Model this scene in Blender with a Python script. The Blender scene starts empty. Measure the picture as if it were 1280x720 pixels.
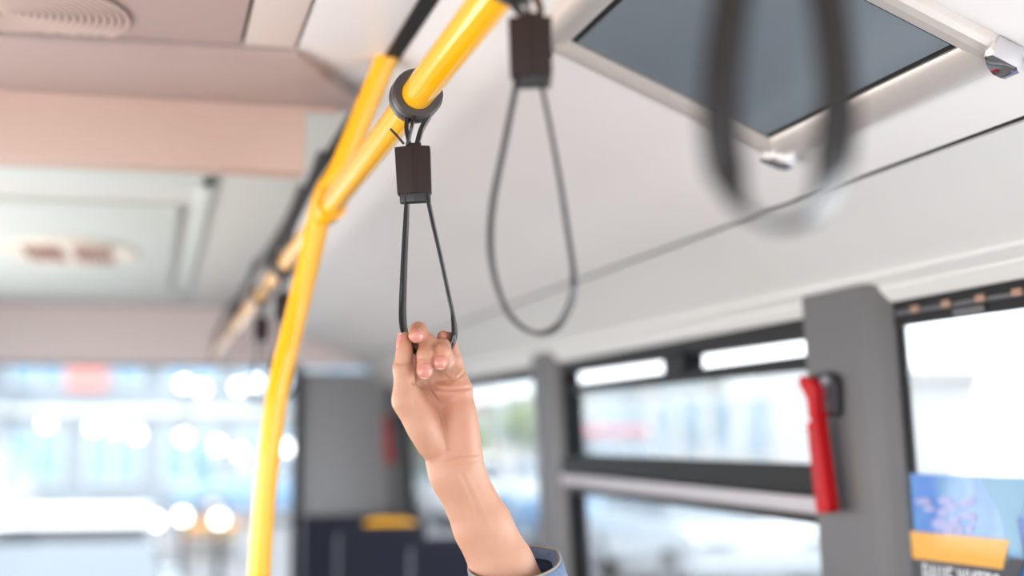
import bpy, bmesh, math, random
import numpy as np
from mathutils import Vector, Matrix
random.seed(7)
C = bpy.context.scene.collection
sc = bpy.context.scene

# ------------------------------------------------------------------ camera, sky, sun, exposure
EYE = 1.55                                   # camera height over the bus floor
YAW, PITCH, F = math.radians(14.1297), math.radians(5.9402), 1778.0
cam_d = bpy.data.cameras.new('camera'); cam = bpy.data.objects.new('camera', cam_d); C.objects.link(cam)
cam.location = (0, 0, EYE)
cam.rotation_euler = (math.pi/2 + PITCH, 0, -YAW)
cam_d.sensor_width = 36; cam_d.lens = F/1280*36; cam_d.clip_start = .02; cam_d.clip_end = 500
cam_d.dof.use_dof = True; cam_d.dof.focus_distance = 1.5; cam_d.dof.aperture_fstop = 2.0
sc.camera = cam
w = bpy.data.worlds.new('sky'); sc.world = w; w.use_nodes = True
bgn = w.node_tree.nodes['Background']; bgn.inputs[0].default_value = (.90, .95, 1.0, 1); bgn.inputs[1].default_value = 2.4
sun_d = bpy.data.lights.new('sun', 'SUN'); sun_d.energy = 2.0; sun_d.angle = math.radians(1.0); sun_d.color = (1, .93, .83)
sun = bpy.data.objects.new('sun', sun_d); C.objects.link(sun); sun.rotation_euler = (math.radians(38), 0, math.radians(-62))
def daylight(name, loc, rot, sx, sy, power, c=(1, .97, .94)):   # area light added at an opening to boost the daylight inside
    d = bpy.data.lights.new(name, 'AREA'); d.shape = 'RECTANGLE'; d.size = sx; d.size_y = sy; d.energy = power; d.color = c
    o = bpy.data.objects.new(name, d); C.objects.link(o); o.location = loc; o.rotation_euler = rot; return o
daylight('fill_left_windows', (-1.22, 2.2, 1.25), (0, math.radians(-112), 0), .9, 7.0, 80)
daylight('fill_front_opening', (0, -1.55, 1.2), (math.radians(97), 0, 0), 2.2, 1.6, 11)
daylight('fill_right_windows', (1.36, .35, 1.3), (0, math.radians(93), 0), .9, 2.3, 38, (.97, .98, 1))
vs = sc.view_settings
sc.display_settings.display_device = 'sRGB'
vs.view_transform = 'Standard'; vs.look = 'None'; vs.gamma = 1; vs.use_curve_mapping = False
vs.exposure = 0.36
sc.cycles.use_denoising = True
sc.cycles.max_bounces = 10; sc.cycles.diffuse_bounces = 6; sc.cycles.transparent_max_bounces = 16
sc.cycles.caustics_reflective = False; sc.cycles.caustics_refractive = False

# ------------------------------------------------------------------ helpers
CF = np.array([math.sin(YAW)*math.cos(PITCH), math.cos(YAW)*math.cos(PITCH), math.sin(PITCH)])
CR = np.array([math.cos(YAW), -math.sin(YAW), 0.]); CU = np.cross(CR, CF)
E0 = np.array([0, 0, EYE])
def ray(u, v): return CF + CR*(u-640)/F - CU*(v-360)/F
def at(u, v, X=None, Y=None, Z=None, D=None):
    d = ray(u, v)
    k = X/d[0] if X is not None else Y/d[1] if Y is not None else (Z-EYE)/d[2] if Z is not None else D
    return Vector(E0 + d*k)
def wp(off, Y, Z):                           # point on the leaning right side wall; off > 0 goes outwards, Z over the eye level
    return Vector((1.13 + off - .055*Z, Y, EYE + Z))
def wall_yz(u, v, off=0.):                   # where a line of sight meets that wall
    n = np.array([1, 0, .055]); d = ray(u, v); k = (1.13+off)/np.dot(d, n); p = d*k
    return p[1], p[2]

def lin(c):                                  # sRGB 0-255 to linear
    return tuple(((x/255)/12.92 if x/255 <= .04045 else ((x/255+.055)/1.055)**2.4) for x in c)
MATS = {}
def mat(name, col, rough=.5, metal=0., noise=0., nscale=40., bump=0., bscale=200., coat=0., sss=0., spec=.5):
    if name in MATS: return MATS[name]
    m = bpy.data.materials.new(name); m.use_nodes = True; nt = m.node_tree; b = nt.nodes['Principled BSDF']
    c = (*lin(col), 1)
    b.inputs['Base Color'].default_value = c; b.inputs['Roughness'].default_value = rough; b.inputs['Metallic'].default_value = metal
    b.inputs['Coat Weight'].default_value = coat; b.inputs['Specular IOR Level'].default_value = spec
    tc = nt.nodes.new('ShaderNodeTexCoord')
    if noise:
        n = nt.nodes.new('ShaderNodeTexNoise'); n.inputs['Scale'].default_value = nscale; n.inputs['Detail'].default_value = 4
        nt.links.new(tc.outputs['Object'], n.inputs['Vector'])
        mx = nt.nodes.new('ShaderNodeMix'); mx.data_type = 'RGBA'; mx.blend_type = 'MIX'
        mx.inputs['A'].default_value = tuple(min(1, x*(1-noise)) for x in c[:3])+(1,); mx.inputs['B'].default_value = tuple(min(1, x*(1+noise)) for x in c[:3])+(1,)
        nt.links.new(n.outputs['Fac'], mx.inputs['Factor']); nt.links.new(mx.outputs['Result'], b.inputs['Base Color'])
    if bump:
        n = nt.nodes.new('ShaderNodeTexNoise'); n.inputs['Scale'].default_value = bscale; n.inputs['Detail'].default_value = 3
        nt.links.new(tc.outputs['Object'], n.inputs['Vector'])
        bp = nt.nodes.new('ShaderNodeBump'); bp.inputs['Strength'].default_value = bump; bp.inputs['Distance'].default_value = .002
        nt.links.new(n.outputs['Fac'], bp.inputs['Height']); nt.links.new(bp.outputs['Normal'], b.inputs['Normal'])
    MATS[name] = m; return m
def glass_mat(name, tint=(1, 1, 1), refl=.08, fac=.35):
    if name in MATS: return MATS[name]
    m = bpy.data.materials.new(name); m.use_nodes = True; nt = m.node_tree; nt.nodes.remove(nt.nodes['Principled BSDF'])
    t = nt.nodes.new('ShaderNodeBsdfTransparent'); t.inputs[0].default_value = (*tint, 1)
    g = nt.nodes.new('ShaderNodeBsdfGlossy'); g.inputs['Roughness'].default_value = .02
    lw = nt.nodes.new('ShaderNodeLayerWeight'); lw.inputs[0].default_value = .25
    mp = nt.nodes.new('ShaderNodeMath'); mp.operation = 'MULTIPLY_ADD'; mp.inputs[1].default_value = fac; mp.inputs[2].default_value = refl*.5
    mx = nt.nodes.new('ShaderNodeMixShader'); nt.links.new(lw.outputs['Facing'], mp.inputs[0]); nt.links.new(mp.outputs[0], mx.inputs[0])
    nt.links.new(t.outputs[0], mx.inputs[1]); nt.links.new(g.outputs[0], mx.inputs[2])
    nt.links.new(mx.outputs[0], nt.nodes['Material Output'].inputs[0])
    MATS[name] = m; return m

def add_box(bm, lo, hi, bev=0., M=None, f=None):
    g = bmesh.ops.create_cube(bm, size=1.0); vv = g['verts']
    for v in vv:
        v.co = Vector([lo[i] + (v.co[i]+.5)*(hi[i]-lo[i]) for i in range(3)])
    if bev:
        ed = list({e for v in vv for e in v.link_edges})
        r = bmesh.ops.bevel(bm, geom=ed, offset=bev, segments=2, affect='EDGES', profile=.7)
        vv = list({v for fc in r['faces'] for v in fc.verts} | {v for v in vv if v.is_valid})
    for v in vv:
        if M is not None: v.co = M @ v.co
        if f is not None: v.co = f(v.co)
    return vv
def add_prism(bm, pts, a, b, place, bev=0.):
    """polygon pts (p,q) extruded from a to b; place(p,q,h) -> Vector"""
    va = [bm.verts.new(place(p, q, a)) for p, q in pts]; vb = [bm.verts.new(place(p, q, b)) for p, q in pts]
    n = len(pts); fs = [bm.faces.new(va[::-1]), bm.faces.new(vb)]
    for i in range(n): fs.append(bm.faces.new((va[i], va[(i+1) % n], vb[(i+1) % n], vb[i])))
    bmesh.ops.recalc_face_normals(bm, faces=fs)
    if bev:
        ed = list({e for fc in fs for e in fc.edges})
        bmesh.ops.bevel(bm, geom=ed, offset=bev, segments=2, affect='EDGES', profile=.7)
def smooth_path(pts, n=10):
    P = [np.array(p, float) for p in pts]; P = [2*P[0]-P[1]] + P + [2*P[-1]-P[-2]]; out = []
    for i in range(1, len(P)-2):
        for k in range(n):
            t = k/n; a, b, c, d = P[i-1:i+3]
            out.append(.5*((2*b)+(-a+c)*t+(2*a-5*b+4*c-d)*t*t+(-a+3*b-3*c+d)*t**3))
    out.append(P[-2]); return out
def add_sweep(bm, pts, section, up=(0, 0, 1), cap=True, scale=None):
    """sweep a closed 2-D section (s,t) along pts; s runs along the reference vector, t across"""
    pts = [Vector(p) for p in pts]; rings = []
    ups = [Vector(q) for q in up] if isinstance(up, list) else [Vector(up)]*len(pts)
    for i, p in enumerate(pts):
        d = (pts[min(i+1, len(pts)-1)] - pts[max(i-1, 0)]).normalized(); up = ups[i]
        s = (up - d*up.dot(d)); s = s.normalized() if s.length > 1e-6 else d.orthogonal().normalized(); t = d.cross(s)
        k = scale[i] if scale else 1
        rings.append([bm.verts.new(p + s*a*k + t*b*k) for a, b in section])
    n = len(section); fs = []
    for r0, r1 in zip(rings, rings[1:]):
        for i in range(n): fs.append(bm.faces.new((r0[i], r0[(i+1) % n], r1[(i+1) % n], r1[i])))
    if cap: fs += [bm.faces.new(rings[0][::-1]), bm.faces.new(rings[-1])]
    bmesh.ops.recalc_face_normals(bm, faces=fs)
def circ(r, n=24): return [(r*math.cos(2*math.pi*i/n), r*math.sin(2*math.pi*i/n)) for i in range(n)]
def rrect(a, b, r=.0005):
    return [(-a+r, -b), (a-r, -b), (a, -b+r), (a, b-r), (a-r, b), (-a+r, b), (-a, b-r), (-a, -b+r)]
def add_tube(bm, pts, r, n=24, up=(0, 0, 1)): add_sweep(bm, pts, circ(r, n), up)
def add_lathe(bm, prof, axis_pt, axis, n=48):
    """profile (h, r) turned about an axis"""
    a = Vector(axis).normalized(); s = a.orthogonal().normalized(); t = a.cross(s); o = Vector(axis_pt); rings = []
    for h, r in prof: rings.append([bm.verts.new(o + a*h + (s*math.cos(2*math.pi*i/n) + t*math.sin(2*math.pi*i/n))*r) for i in range(n)])
    fs = []
    for r0, r1 in zip(rings, rings[1:]):
        for i in range(n): fs.append(bm.faces.new((r0[i], r0[(i+1) % n], r1[(i+1) % n], r1[i])))
    return rings, fs
def finish(name, bm, m, parent=None, smooth=True, angle=40):
    me = bpy.data.meshes.new(name); bmesh.ops.recalc_face_normals(bm, faces=bm.faces[:]) if len(bm.faces) < 40000 else None
    bm.to_mesh(me); bm.free()
    for mm in (m if isinstance(m, (list, tuple)) else [m]): me.materials.append(mm)
    if smooth:
        for p in me.polygons: p.use_smooth = True
        try: me.set_sharp_from_angle(angle=math.radians(angle))
        except Exception: pass
    o = bpy.data.objects.new(name, me); C.objects.link(o)
    if parent is not None: o.parent = parent
    return o
def centre(o):                               # move a top-level mesh's origin to its own middle
    if o.parent is None and o.data:
        c = sum((Vector(b) for b in o.bound_box), Vector())/8
        o.data.transform(Matrix.Translation(-c)); o.location = c
    return o
def thing(name, label, cat, loc=(0, 0, 0), rotz=0., group=None):
    o = bpy.data.objects.new(name, None); o.empty_display_size = .05; C.objects.link(o)
    o.location = loc; o.rotation_euler = (0, 0, rotz); o['label'] = label; o['category'] = cat
    if group: o['group'] = group
    return o
def tag(o, label, cat, group=None):
    o['label'] = label; o['category'] = cat
    if group: o['group'] = group
    return centre(o)
def struct(name, bm, m, parent=None, **k):
    o = finish(name, bm, m, parent, **k)
    if parent is None: o['kind'] = 'structure'
    return o
def boxobj(name, lo, hi, m, parent=None, bev=0., f=None):
    bm = bmesh.new(); add_box(bm, lo, hi, bev, f=f); return finish(name, bm, m, parent)
def strbox(name, lo, hi, m, bev=0., f=None):
    o = boxobj(name, lo, hi, m, None, bev, f); o['kind'] = 'structure'; return o
def wf(co): return wp(co.x, co.y, co.z)      # box corners given as (off, Y, Z) on the leaning wall
def copy_tree(o, parent=None):
    c = o.copy(); C.objects.link(c); c.parent = parent
    for ch in list(o.children): copy_tree(ch, c)
    return c

# ------------------------------------------------------------------ materials
M_ceil = mat('ceiling_panel_white', (222, 218, 217), .45, noise=.03, nscale=3)
M_ceil_pink = mat('ceiling_panel_warm_lit', (172, 152, 147), .5, noise=.04, nscale=4)  # pink of warm reflected light is put into this colour
M_header = mat('header_pale_blush', (236, 222, 220), .5)
M_bulk = mat('bulkhead_warm_lit', (200, 174, 162), .5, noise=.03, nscale=4)  # base colour carries the warm bounce on the bulkhead
M_cove = mat('cove_panel_grey_white', (206, 206, 204), .45, noise=.02, nscale=3)
M_far = mat('ceiling_panel_far', (208, 208, 204), .5)
M_hatch = mat('hatch_grey_green', (206, 212, 207), .5)
M_black = mat('black_rubber', (22, 21, 22), .55, spec=.3)
M_frame = mat('window_frame_dark', (17, 17, 19), .5, spec=.15)
M_pillar = mat('pillar_grey', (86, 85, 87), .5, noise=.03, nscale=30)
M_wall = mat('wall_grey', (150, 150, 152), .55)
M_alu = mat('brushed_aluminium', (222, 214, 208), .36, metal=.6, noise=.04, nscale=60)
M_chrome = mat('chrome', (225, 225, 228), .08, metal=1)
M_bar = mat('grey_window_bar', (165, 160, 165), .4)
M_yellow = mat('yellow_paint', (255, 180, 0), .12, coat=0., noise=.03, nscale=15)
M_strap = mat('strap_black_plastic', (18, 16, 18), .16, spec=.5)
M_buckle = mat('buckle_brown_black', (42, 31, 29), .55, spec=.2, bump=.15, bscale=900)
M_collar = mat('collar_dark_grey', (58, 54, 56), .42)
M_red = mat('red_plastic', (176, 16, 24), .5, spec=.15)
M_blackp = mat('black_plastic', (34, 33, 36), .42)
M_navy = mat('navy_seat_fabric', (20, 24, 40), .9, noise=.35, nscale=60)
M_floor = mat('bus_floor_grey', (120, 118, 118), .6, noise=.15, nscale=150)
G_win = glass_mat('window_glass', (.97, .99, 1.0))

# ------------------------------------------------------------------ the bus shell
Y0, Y1 = -1.6, 6.9
Zc = EYE + .6
strbox('floor', (-1.22, Y0, -.08), (1.3, Y1, 0), M_floor)
strbox('roof_shell', (-1.3, Y0, Zc+.1), (1.3, Y1+.1, Zc+.16), M_wall)
# flat centre ceiling, three panels with dark joints between them
strbox('ceiling', (-1.24, Y0, Zc), (.117, 2.18, Zc+.02), M_ceil_pink, .002)
strbox('ceiling_strip', (.123, Y0, Zc), (.200, 2.18, Zc+.02), mat('ceiling_panel_beige', (206, 192, 186), .5), .002)
strbox('ceiling_edge', (.206, Y0, Zc), (.346, 2.52, Zc+.02), M_ceil, .002)
bm = bmesh.new(); add_box(bm, (-1.24, 2.5, Zc), (.346, Y1, Zc+.02)); struct('ceiling_rear', bm, M_far)
strbox('ceiling_backing', (-1.24, Y0, Zc+.03), (.4, Y1, Zc+.05), M_black)
# sloping right-hand ceiling panel
SP0, SP1 = (.366, .6), (.947, .3605)
def slope(x, y, lift=0.):                    # point on the sloping panel; lift > 0 = down into the bus
    t = (x-SP0[0])/(SP1[0]-SP0[0]); z = SP0[1] + t*(SP1[1]-SP0[1]); n = Vector((-.381, 0, -.924))
    return Vector((x, y, EYE+z)) + n*lift
bm = bmesh.new()
add_prism(bm, [(SP0[0], SP0[1]), (SP1[0], SP1[1]), (SP1[0]+.008, SP1[1]+.02), (SP0[0]+.008, SP0[1]+.02)], Y0, Y1, lambda p, q, h: Vector((p, h, EYE+q)))
struct('ceiling_slope_right', bm, M_ceil, angle=20)
bm = bmesh.new(); add_box(bm, (.342, Y0, Zc-.004), (.368, Y1, Zc+.03), .003); struct('trim_1', bm, M_black)
# cove between the slope and the windows, profile pulled along the bus
cove = [(.955, .3565), (.985, .338), (1.015, .317), (1.04, .297), (1.062, .279), (1.078, .266), (1.0865, .2575), (1.090, .253), (1.0905, .249), (1.089, .2475), (1.098, .238), (1.1035, .2335), (1.1045, .230), (1.1035, .2285), (1.108, .222), (1.1125, .2145), (1.1165, .209), (1.13, .205), (1.20, .25), (1.0, .42)]
bm = bmesh.new(); add_prism(bm, cove, Y0, Y1, lambda p, q, h: Vector((p, h, EYE+q))); struct('trim_2', bm, M_cove, angle=28)
bm = bmesh.new(); add_prism(bm, [(.945, .366), (.958, .360), (.99, .40), (.95, .41)], Y0, Y1, lambda p, q, h: Vector((p, h, EYE+q))); struct('trim_3', bm, M_black)

# right wall: sill, pillars, windows
strbox('wall_right', (0, Y0, -1.55), (.08, Y1, -.78), M_wall, f=wf)
def pillar(name, ya, yb, inn=.03):
    bm = bmesh.new(); add_prism(bm, [(-inn, ya+.05), (-inn, yb-.012), (-inn+.01, yb), (.014, yb), (.014, ya), (.0, ya), (-inn+.012, ya+.022)], -.8, .24, lambda p, q, h: wp(p, q, h), .004)
    return struct(name, bm, M_pillar, angle=50)
pillar('pillar_near', 2.003, 2.272); pillar('pillar_middle', 3.885, 4.10); pillar('pillar_far', 6.62, 6.88)
pillar('pillar_front', -.1, .2)
def win_frame(n, ya, yb, zt=.206, ztop=.176, side=.012, zb=-.78, dp=.05):
    bm = bmesh.new()
    add_box(bm, (.0, ya, ztop), (dp, yb, zt+.03), .002, f=wf); add_box(bm, (.0, ya, zb), (dp, yb, zb+.04), .002, f=wf)
    add_box(bm, (.002, ya, zb), (dp, ya+side, zt), .002, f=wf); add_box(bm, (.002, yb-side, zb), (dp, yb, zt), .002, f=wf)
    return struct('window_%d' % n, bm, M_frame)
# window 1: fixed pane beyond the middle pillar
w1 = win_frame(1, 4.10, 6.62, side=.02)
boxobj('glass', (.02, 4.11, -.76), (.026, 6.61, .19), G_win, w1, f=wf)
# window 2: tilting upper sash, fixed lower pane
w2 = win_frame(2, 2.272, 3.885, side=.02)
boxobj('transom', (-.012, 2.272, -.105), (.05, 3.885, -.058), M_frame, w2, .004, wf)
boxobj('transom_bar', (-.016, 2.272, -.136), (.03, 3.885, -.106), M_bar, w2, .006, wf)
boxobj('gasket', (-.004, 2.272, -.155), (.05, 3.885, -.137), M_black, w2, .003, wf)
bm = bmesh.new()
for lo, hi in (((.0, 2.285, .118), (.03, 3.80, .143)), ((.0, 2.285, -.06), (.03, 3.80, -.05)), ((.0, 3.785, -.06), (.03, 3.80, .143)), ((.0, 2.285, -.06), (.03, 2.30, .143))):
    add_box(bm, lo, hi, .003, f=wf)
sash = finish('sash', bm, M_frame, w2)
boxobj('sash_glass', (.012, 2.295, -.055), (.018, 3.79, .125), G_win, sash, f=wf)
boxobj('catch', (-.008, 2.90, .135), (.04, 3.03, .185), M_frame, w2, .006, wf)
boxobj('lower_glass', (.02, 2.285, -.76), (.026, 3.87, -.145), G_win, w2, f=wf)
# window 3: beside the camera, dark printed border along its top
w3 = win_frame(3, .2, 2.003, ztop=.170, side=.014, dp=.012)
boxobj('glass', (.005, .21, -.76), (.010, 1.995, .19), G_win, w3, f=wf)
rb = boxobj('rail_strip', (-.004, .21, .186), (.0, 1.99, .192), mat('strip_grey', (70, 68, 74), .4), w3, f=wf)
cop = mat('copper_clip', (150, 112, 90), .4)
for k in range(9):
    yy = 1.93 - k*.088
    boxobj('clip', (-.007, yy-.011, .186), (-.003, yy+.011, .196), cop, w3, .001, wf)
boxobj('glass_mark', (-.004, 1.75, .1715), (.001, 1.83, .182), mat('mark_grey', (78, 76, 80), .5), w3, .001, wf)

# rear wall: grey panel at the right, header over the wide rear window
strbox('wall_back', (.68, 6.9, 0), (1.25, 6.98, EYE+.31), M_wall)
bm = bmesh.new(); add_box(bm, (-1.24, 6.86, EYE+.335), (1.2, 6.98, Zc+.03), .01); struct('wall_header', bm, M_header)
strbox('wall_back_sill', (-1.24, 6.9, 0), (.68, 6.98, EYE-.75), M_wall)
bm = bmesh.new()
add_box(bm, (.655, 6.87, EYE-.75), (.69, 6.97, EYE+.335), .004); add_box(bm, (-1.24, 6.88, EYE-.76), (.69, 6.97, EYE-.72), .004); add_box(bm, (-1.24, 6.89, EYE+.325), (.69, 6.97, EYE+.345), .003)
w4 = struct('window_4', bm, M_frame)
boxobj('glass', (-1.2, 6.93, EYE-.74), (.66, 6.936, EYE+.33), G_win, w4)
# left wall (outside the frame, lets the daylight in)
strbox('wall_left', (-1.32, Y0, 0), (-1.24, Y1, EYE-.78), M_wall)
strbox('wall_left_header', (-1.32, Y0, EYE+.3), (-1.24, Y1, Zc+.1), M_cove)
for k, yy in enumerate((-.2, 1.6, 3.4, 5.2, 6.8)): strbox('pillar_left', (-1.32, yy, EYE-.78), (-1.24, yy+.14, EYE+.3), M_pillar)

# ------------------------------------------------------------------ ceiling furniture
# transverse bulkhead
bm = bmesh.new()
add_prism(bm, [(-1.22, 2.186), (.205, 2.186), (.338, 2.425), (.338, 2.455), (-1.22, 2.455)], .588, .61, lambda p, q, h: Vector((p, q, EYE+h-.02*(q-2.186)/.27)), .002)
bh = tag(finish('ceiling_bulkhead', bm, M_ceil_pink), 'beige bulkhead, warm light put into its colour, hanging across the ceiling behind the speaker grille', 'bulkhead')
off = bh.location.copy()
def sub(o, parent):                          # parent a world-space mesh, keeping it where it is
    o.parent = parent; o.matrix_parent_inverse = Matrix.Translation(-parent.location); return o
bm = bmesh.new(); add_box(bm, (-1.22, 2.452, EYE+.4585), (.247, 2.54, EYE+.585), .006); sub(finish('front_panel', bm, M_bulk), bh)
bm = bmesh.new(); add_box(bm, (-1.22, 2.44, EYE+.562), (.30, 2.458, EYE+.569), .002); sub(finish('lip', bm, M_bulk), bh)
# speaker grille
gx, gy = -.213, 2.03
bm = bmesh.new(); gc = (gx, 2.078)
add_prism(bm, [(gc[0]+.165*math.cos(a), min(2.172, gc[1]+.165*math.sin(a))) for a in np.linspace(0, 2*math.pi, 73)[:-1]], Zc-.003, Zc+.001, lambda p, q, h: Vector((p, q, h)))
sg = tag(finish('speaker_grille', bm, mat('grille_backing', (84, 68, 63), .7)), 'round ribbed speaker grille at the ceiling joint, top left corner', 'speaker grille')
bm = bmesh.new()
for k in range(0, 16):
    r = .006+.0105*k; pts = []
    def flush():
        if len(pts) > 2: add_sweep(bm, pts, rrect(.0018, .0032, .0004))
    for i in range(97):
        a = math.pi/2 + 2*math.pi*i/96; x, y = gc[0]+r*math.cos(a), gc[1]+r*math.sin(a)
        if y < 2.170: pts.append((x, y, Zc-.004))
        else: flush(); pts = []
    flush()
sub(finish('grille_rings', bm, mat('grille_ring', (188, 166, 158), .5)), sg)
# roof hatch
bm = bmesh.new()
for lo, hi in (((-.85, 3.30, -.012), (.13, 3.42, 0)), ((-.85, 6.10, -.012), (.13, 6.25, 0)), ((.095, 3.30, -.012), (.13, 6.25, 0)), ((-.85, 3.30, -.012), (-.815, 6.25, 0))):
    add_box(bm, (lo[0], lo[1], Zc+lo[2]), (hi[0], hi[1], Zc+.001), .006)
rh = tag(finish('roof_hatch', bm, M_hatch), 'pale grey green roof hatch in the rear ceiling with an oval notice', 'roof hatch')
bm = bmesh.new(); add_box(bm, (-.72, 3.75, Zc-.02), (.055, 6.05, Zc+.001), .012); sub(finish('hatch_panel', bm, M_hatch), rh)
bm = bmesh.new()
r_, fs = add_lathe(bm, [(0, .001), (0, .2), (.004, .204), (.006, .2)], (0, 0, 0), (0, 0, 1), 48)
for v in bm.verts: v.co = Vector((-.265 + v.co.x*1.02, 4.68 + v.co.y*1.9, Zc-.026 + v.co.z))
ov = tag(finish('oval_notice', bm, mat('notice_cream', (226, 218, 205), .5)), 'oval cream notice with reddish lettering stuck on the roof hatch', 'notice')
bm = bmesh.new(); rr = random.Random(3)
for cx, wd in ((-.34, .12), (-.19, .12)):
    for row in (-1, 0, 1):
        for k in range(6):
            x = cx - wd/2 + k*wd/6; y = 4.68 + row*.14
            add_box(bm, (x, y-.05-.02*rr.random(), Zc-.029), (x+.010+.004*rr.random(), y+.05+.02*rr.random(), Zc-.0255))
sub(finish('lettering', bm, mat('notice_ink', (150, 92, 78), .6)), ov)
# snap frame on the sloping panel
FX0, FX1, FY0, FY1 = .486, .864, 1.258, 1.832
fr = thing('poster_holder', 'aluminium snap frame with chrome corners, empty grey sheet, screwed to the sloping ceiling', 'frame', slope((FX0+FX1)/2, (FY0+FY1)/2))
fr_loc = Vector(fr.location)
def frp(x, y, l): return slope(x, y, l) - fr_loc
bw = .046
bm = bmesh.new(); add_box(bm, (FX0+.02, FY0+.02, .0), (FX1-.02, FY1-.02, .004), f=lambda c: frp(c.x, c.y, c.z)); finish('backing', bm, M_black, fr)
bm = bmesh.new(); add_box(bm, (FX0+.054, FY0+.054, .0), (FX1-.054, FY1-.054, .006), f=lambda c: frp(c.x, c.y, c.z)); finish('sheet', bm, mat('poster_sheet_grey', (112, 122, 130), .16, coat=.4, noise=.08, nscale=5), fr)
prof = [(0, 0), (.001, .008), (.005, .014), (.013, .018), (.026, .018), (.040, .012), (bw, .0065), (bw, 0)]
def frame_side(a, b, inn):
    """profile across inn direction, mitred"""
    bm = bmesh.new(); (ax, ay), (bx, by) = a, b; ra, rb_ = [], []
    dx, dy = (bx-ax), (by-ay); L = math.hypot(dx, dy); dx /= L; dy /= L
    for p, q in prof:
        ra.append(bm.verts.new(frp(ax + dx*p + inn[0]*p, ay + dy*p + inn[1]*p, q)))
        rb_.append(bm.verts.new(frp(bx - dx*p + inn[0]*p, by - dy*p + inn[1]*p, q)))
    n = len(prof)
    for i in range(n): bm.faces.new((ra[i], ra[(i+1) % n], rb_[(i+1) % n], rb_[i]))
    bm.faces.new(ra[::-1]); bm.faces.new(rb_)
    finish('frame_rail', bm, M_alu, fr, angle=25)
frame_side((FX0, FY0), (FX1, FY0), (0, 1)); frame_side((FX0, FY1), (FX1, FY1), (0, -1))
frame_side((FX0, FY0), (FX0, FY1), (1, 0)); frame_side((FX1, FY0), (FX1, FY1), (-1, 0))
for cx, sx in ((FX0, 1), (FX1, -1)):
    for cy, sy in ((FY0, 1), (FY1, -1)):
        bm = bmesh.new()
        pl = [(.006, -.003), (.034, -.003), (.036, .010), (.026, .022), (.022, .026), (.010, .036), (-.003, .034), (-.003, .006)]
        add_prism(bm, pl, 0, .0245, lambda p, q, h: frp(cx+sx*p, cy+sy*q, h), .004); finish('corner_cap', bm, M_chrome, fr)

# ------------------------------------------------------------------ grab rail and stanchion
RX, RZ = .2625, EYE+.3588
bm = bmesh.new(); add_tube(bm, [(RX, y, RZ) for y in np.linspace(-.6, 6.75, 40)], .0173, 32)
gr = tag(finish('grab_rail', bm, M_yellow), 'long straight yellow grab rail running the length of the ceiling', 'grab rail')
for yy in (-.4, 2.98, 3.4, 4.9, 6.5):
    bm = bmesh.new()
    add_lathe(bm, [(-.02, .0174), (-.02, .0215), (.02, .0215), (.02, .0174)], (RX, yy, RZ), (0, 1, 0), 24)
    add_tube(bm, smooth_path([(RX, yy, RZ+.018), (RX+.01, yy, RZ+.08), (RX+.05, yy, RZ+.17), (RX+.075, yy, Zc-.003)], 6), .012, 12, (0, 1, 0))
    sub(finish('bracket', bm, M_collar if yy > 2 else M_yellow), gr)
px = [(405, 246), (394, 294), (375, 374), (356, 450), (345.5, 500), (333, 600), (325, 700), (321, 800)]
ys = [2.26, 2.28, 2.30, 2.30, 2.30, 2.30, 2.30, 2.30]
pp = [at(u, v, Y=y) for (u, v), y in zip(px, ys)]
top = [Vector((.352, 2.195, Zc+.01)), Vector((.325, 2.215, Zc-.06)), Vector((.283, 2.24, RZ+.07))]
low = [Vector((pp[-1].x-.004, 2.3, .75)), Vector((pp[-1].x-.004, 2.3, .3)), Vector((pp[-1].x-.004, 2.3, 0))]
bm = bmesh.new(); add_tube(bm, smooth_path(top+pp+low, 10), .0178, 28, (0, 1, 0))
st = tag(finish('stanchion_pole', bm, M_yellow), 'curved yellow pole bowing down from the ceiling rail to the floor', 'pole')
bm = bmesh.new(); add_lathe(bm, [(-.03, .018), (-.03, .0235), (.03, .0235), (.03, .018)], (RX, 2.22, RZ), (0, 1, 0), 24)
add_box(bm, (.243, 2.215, RZ-.022), (.275, 2.275, RZ+.03), .008); sub(finish('clamp', bm, M_yellow), st)
bm = bmesh.new(); add_lathe(bm, [(0, .002), (0, .04), (.006, .04), (.01, .02)], (low[-1].x, 2.3, 0), (0, 0, 1), 24); sub(finish('floor_flange', bm, M_yellow), st)

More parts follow.
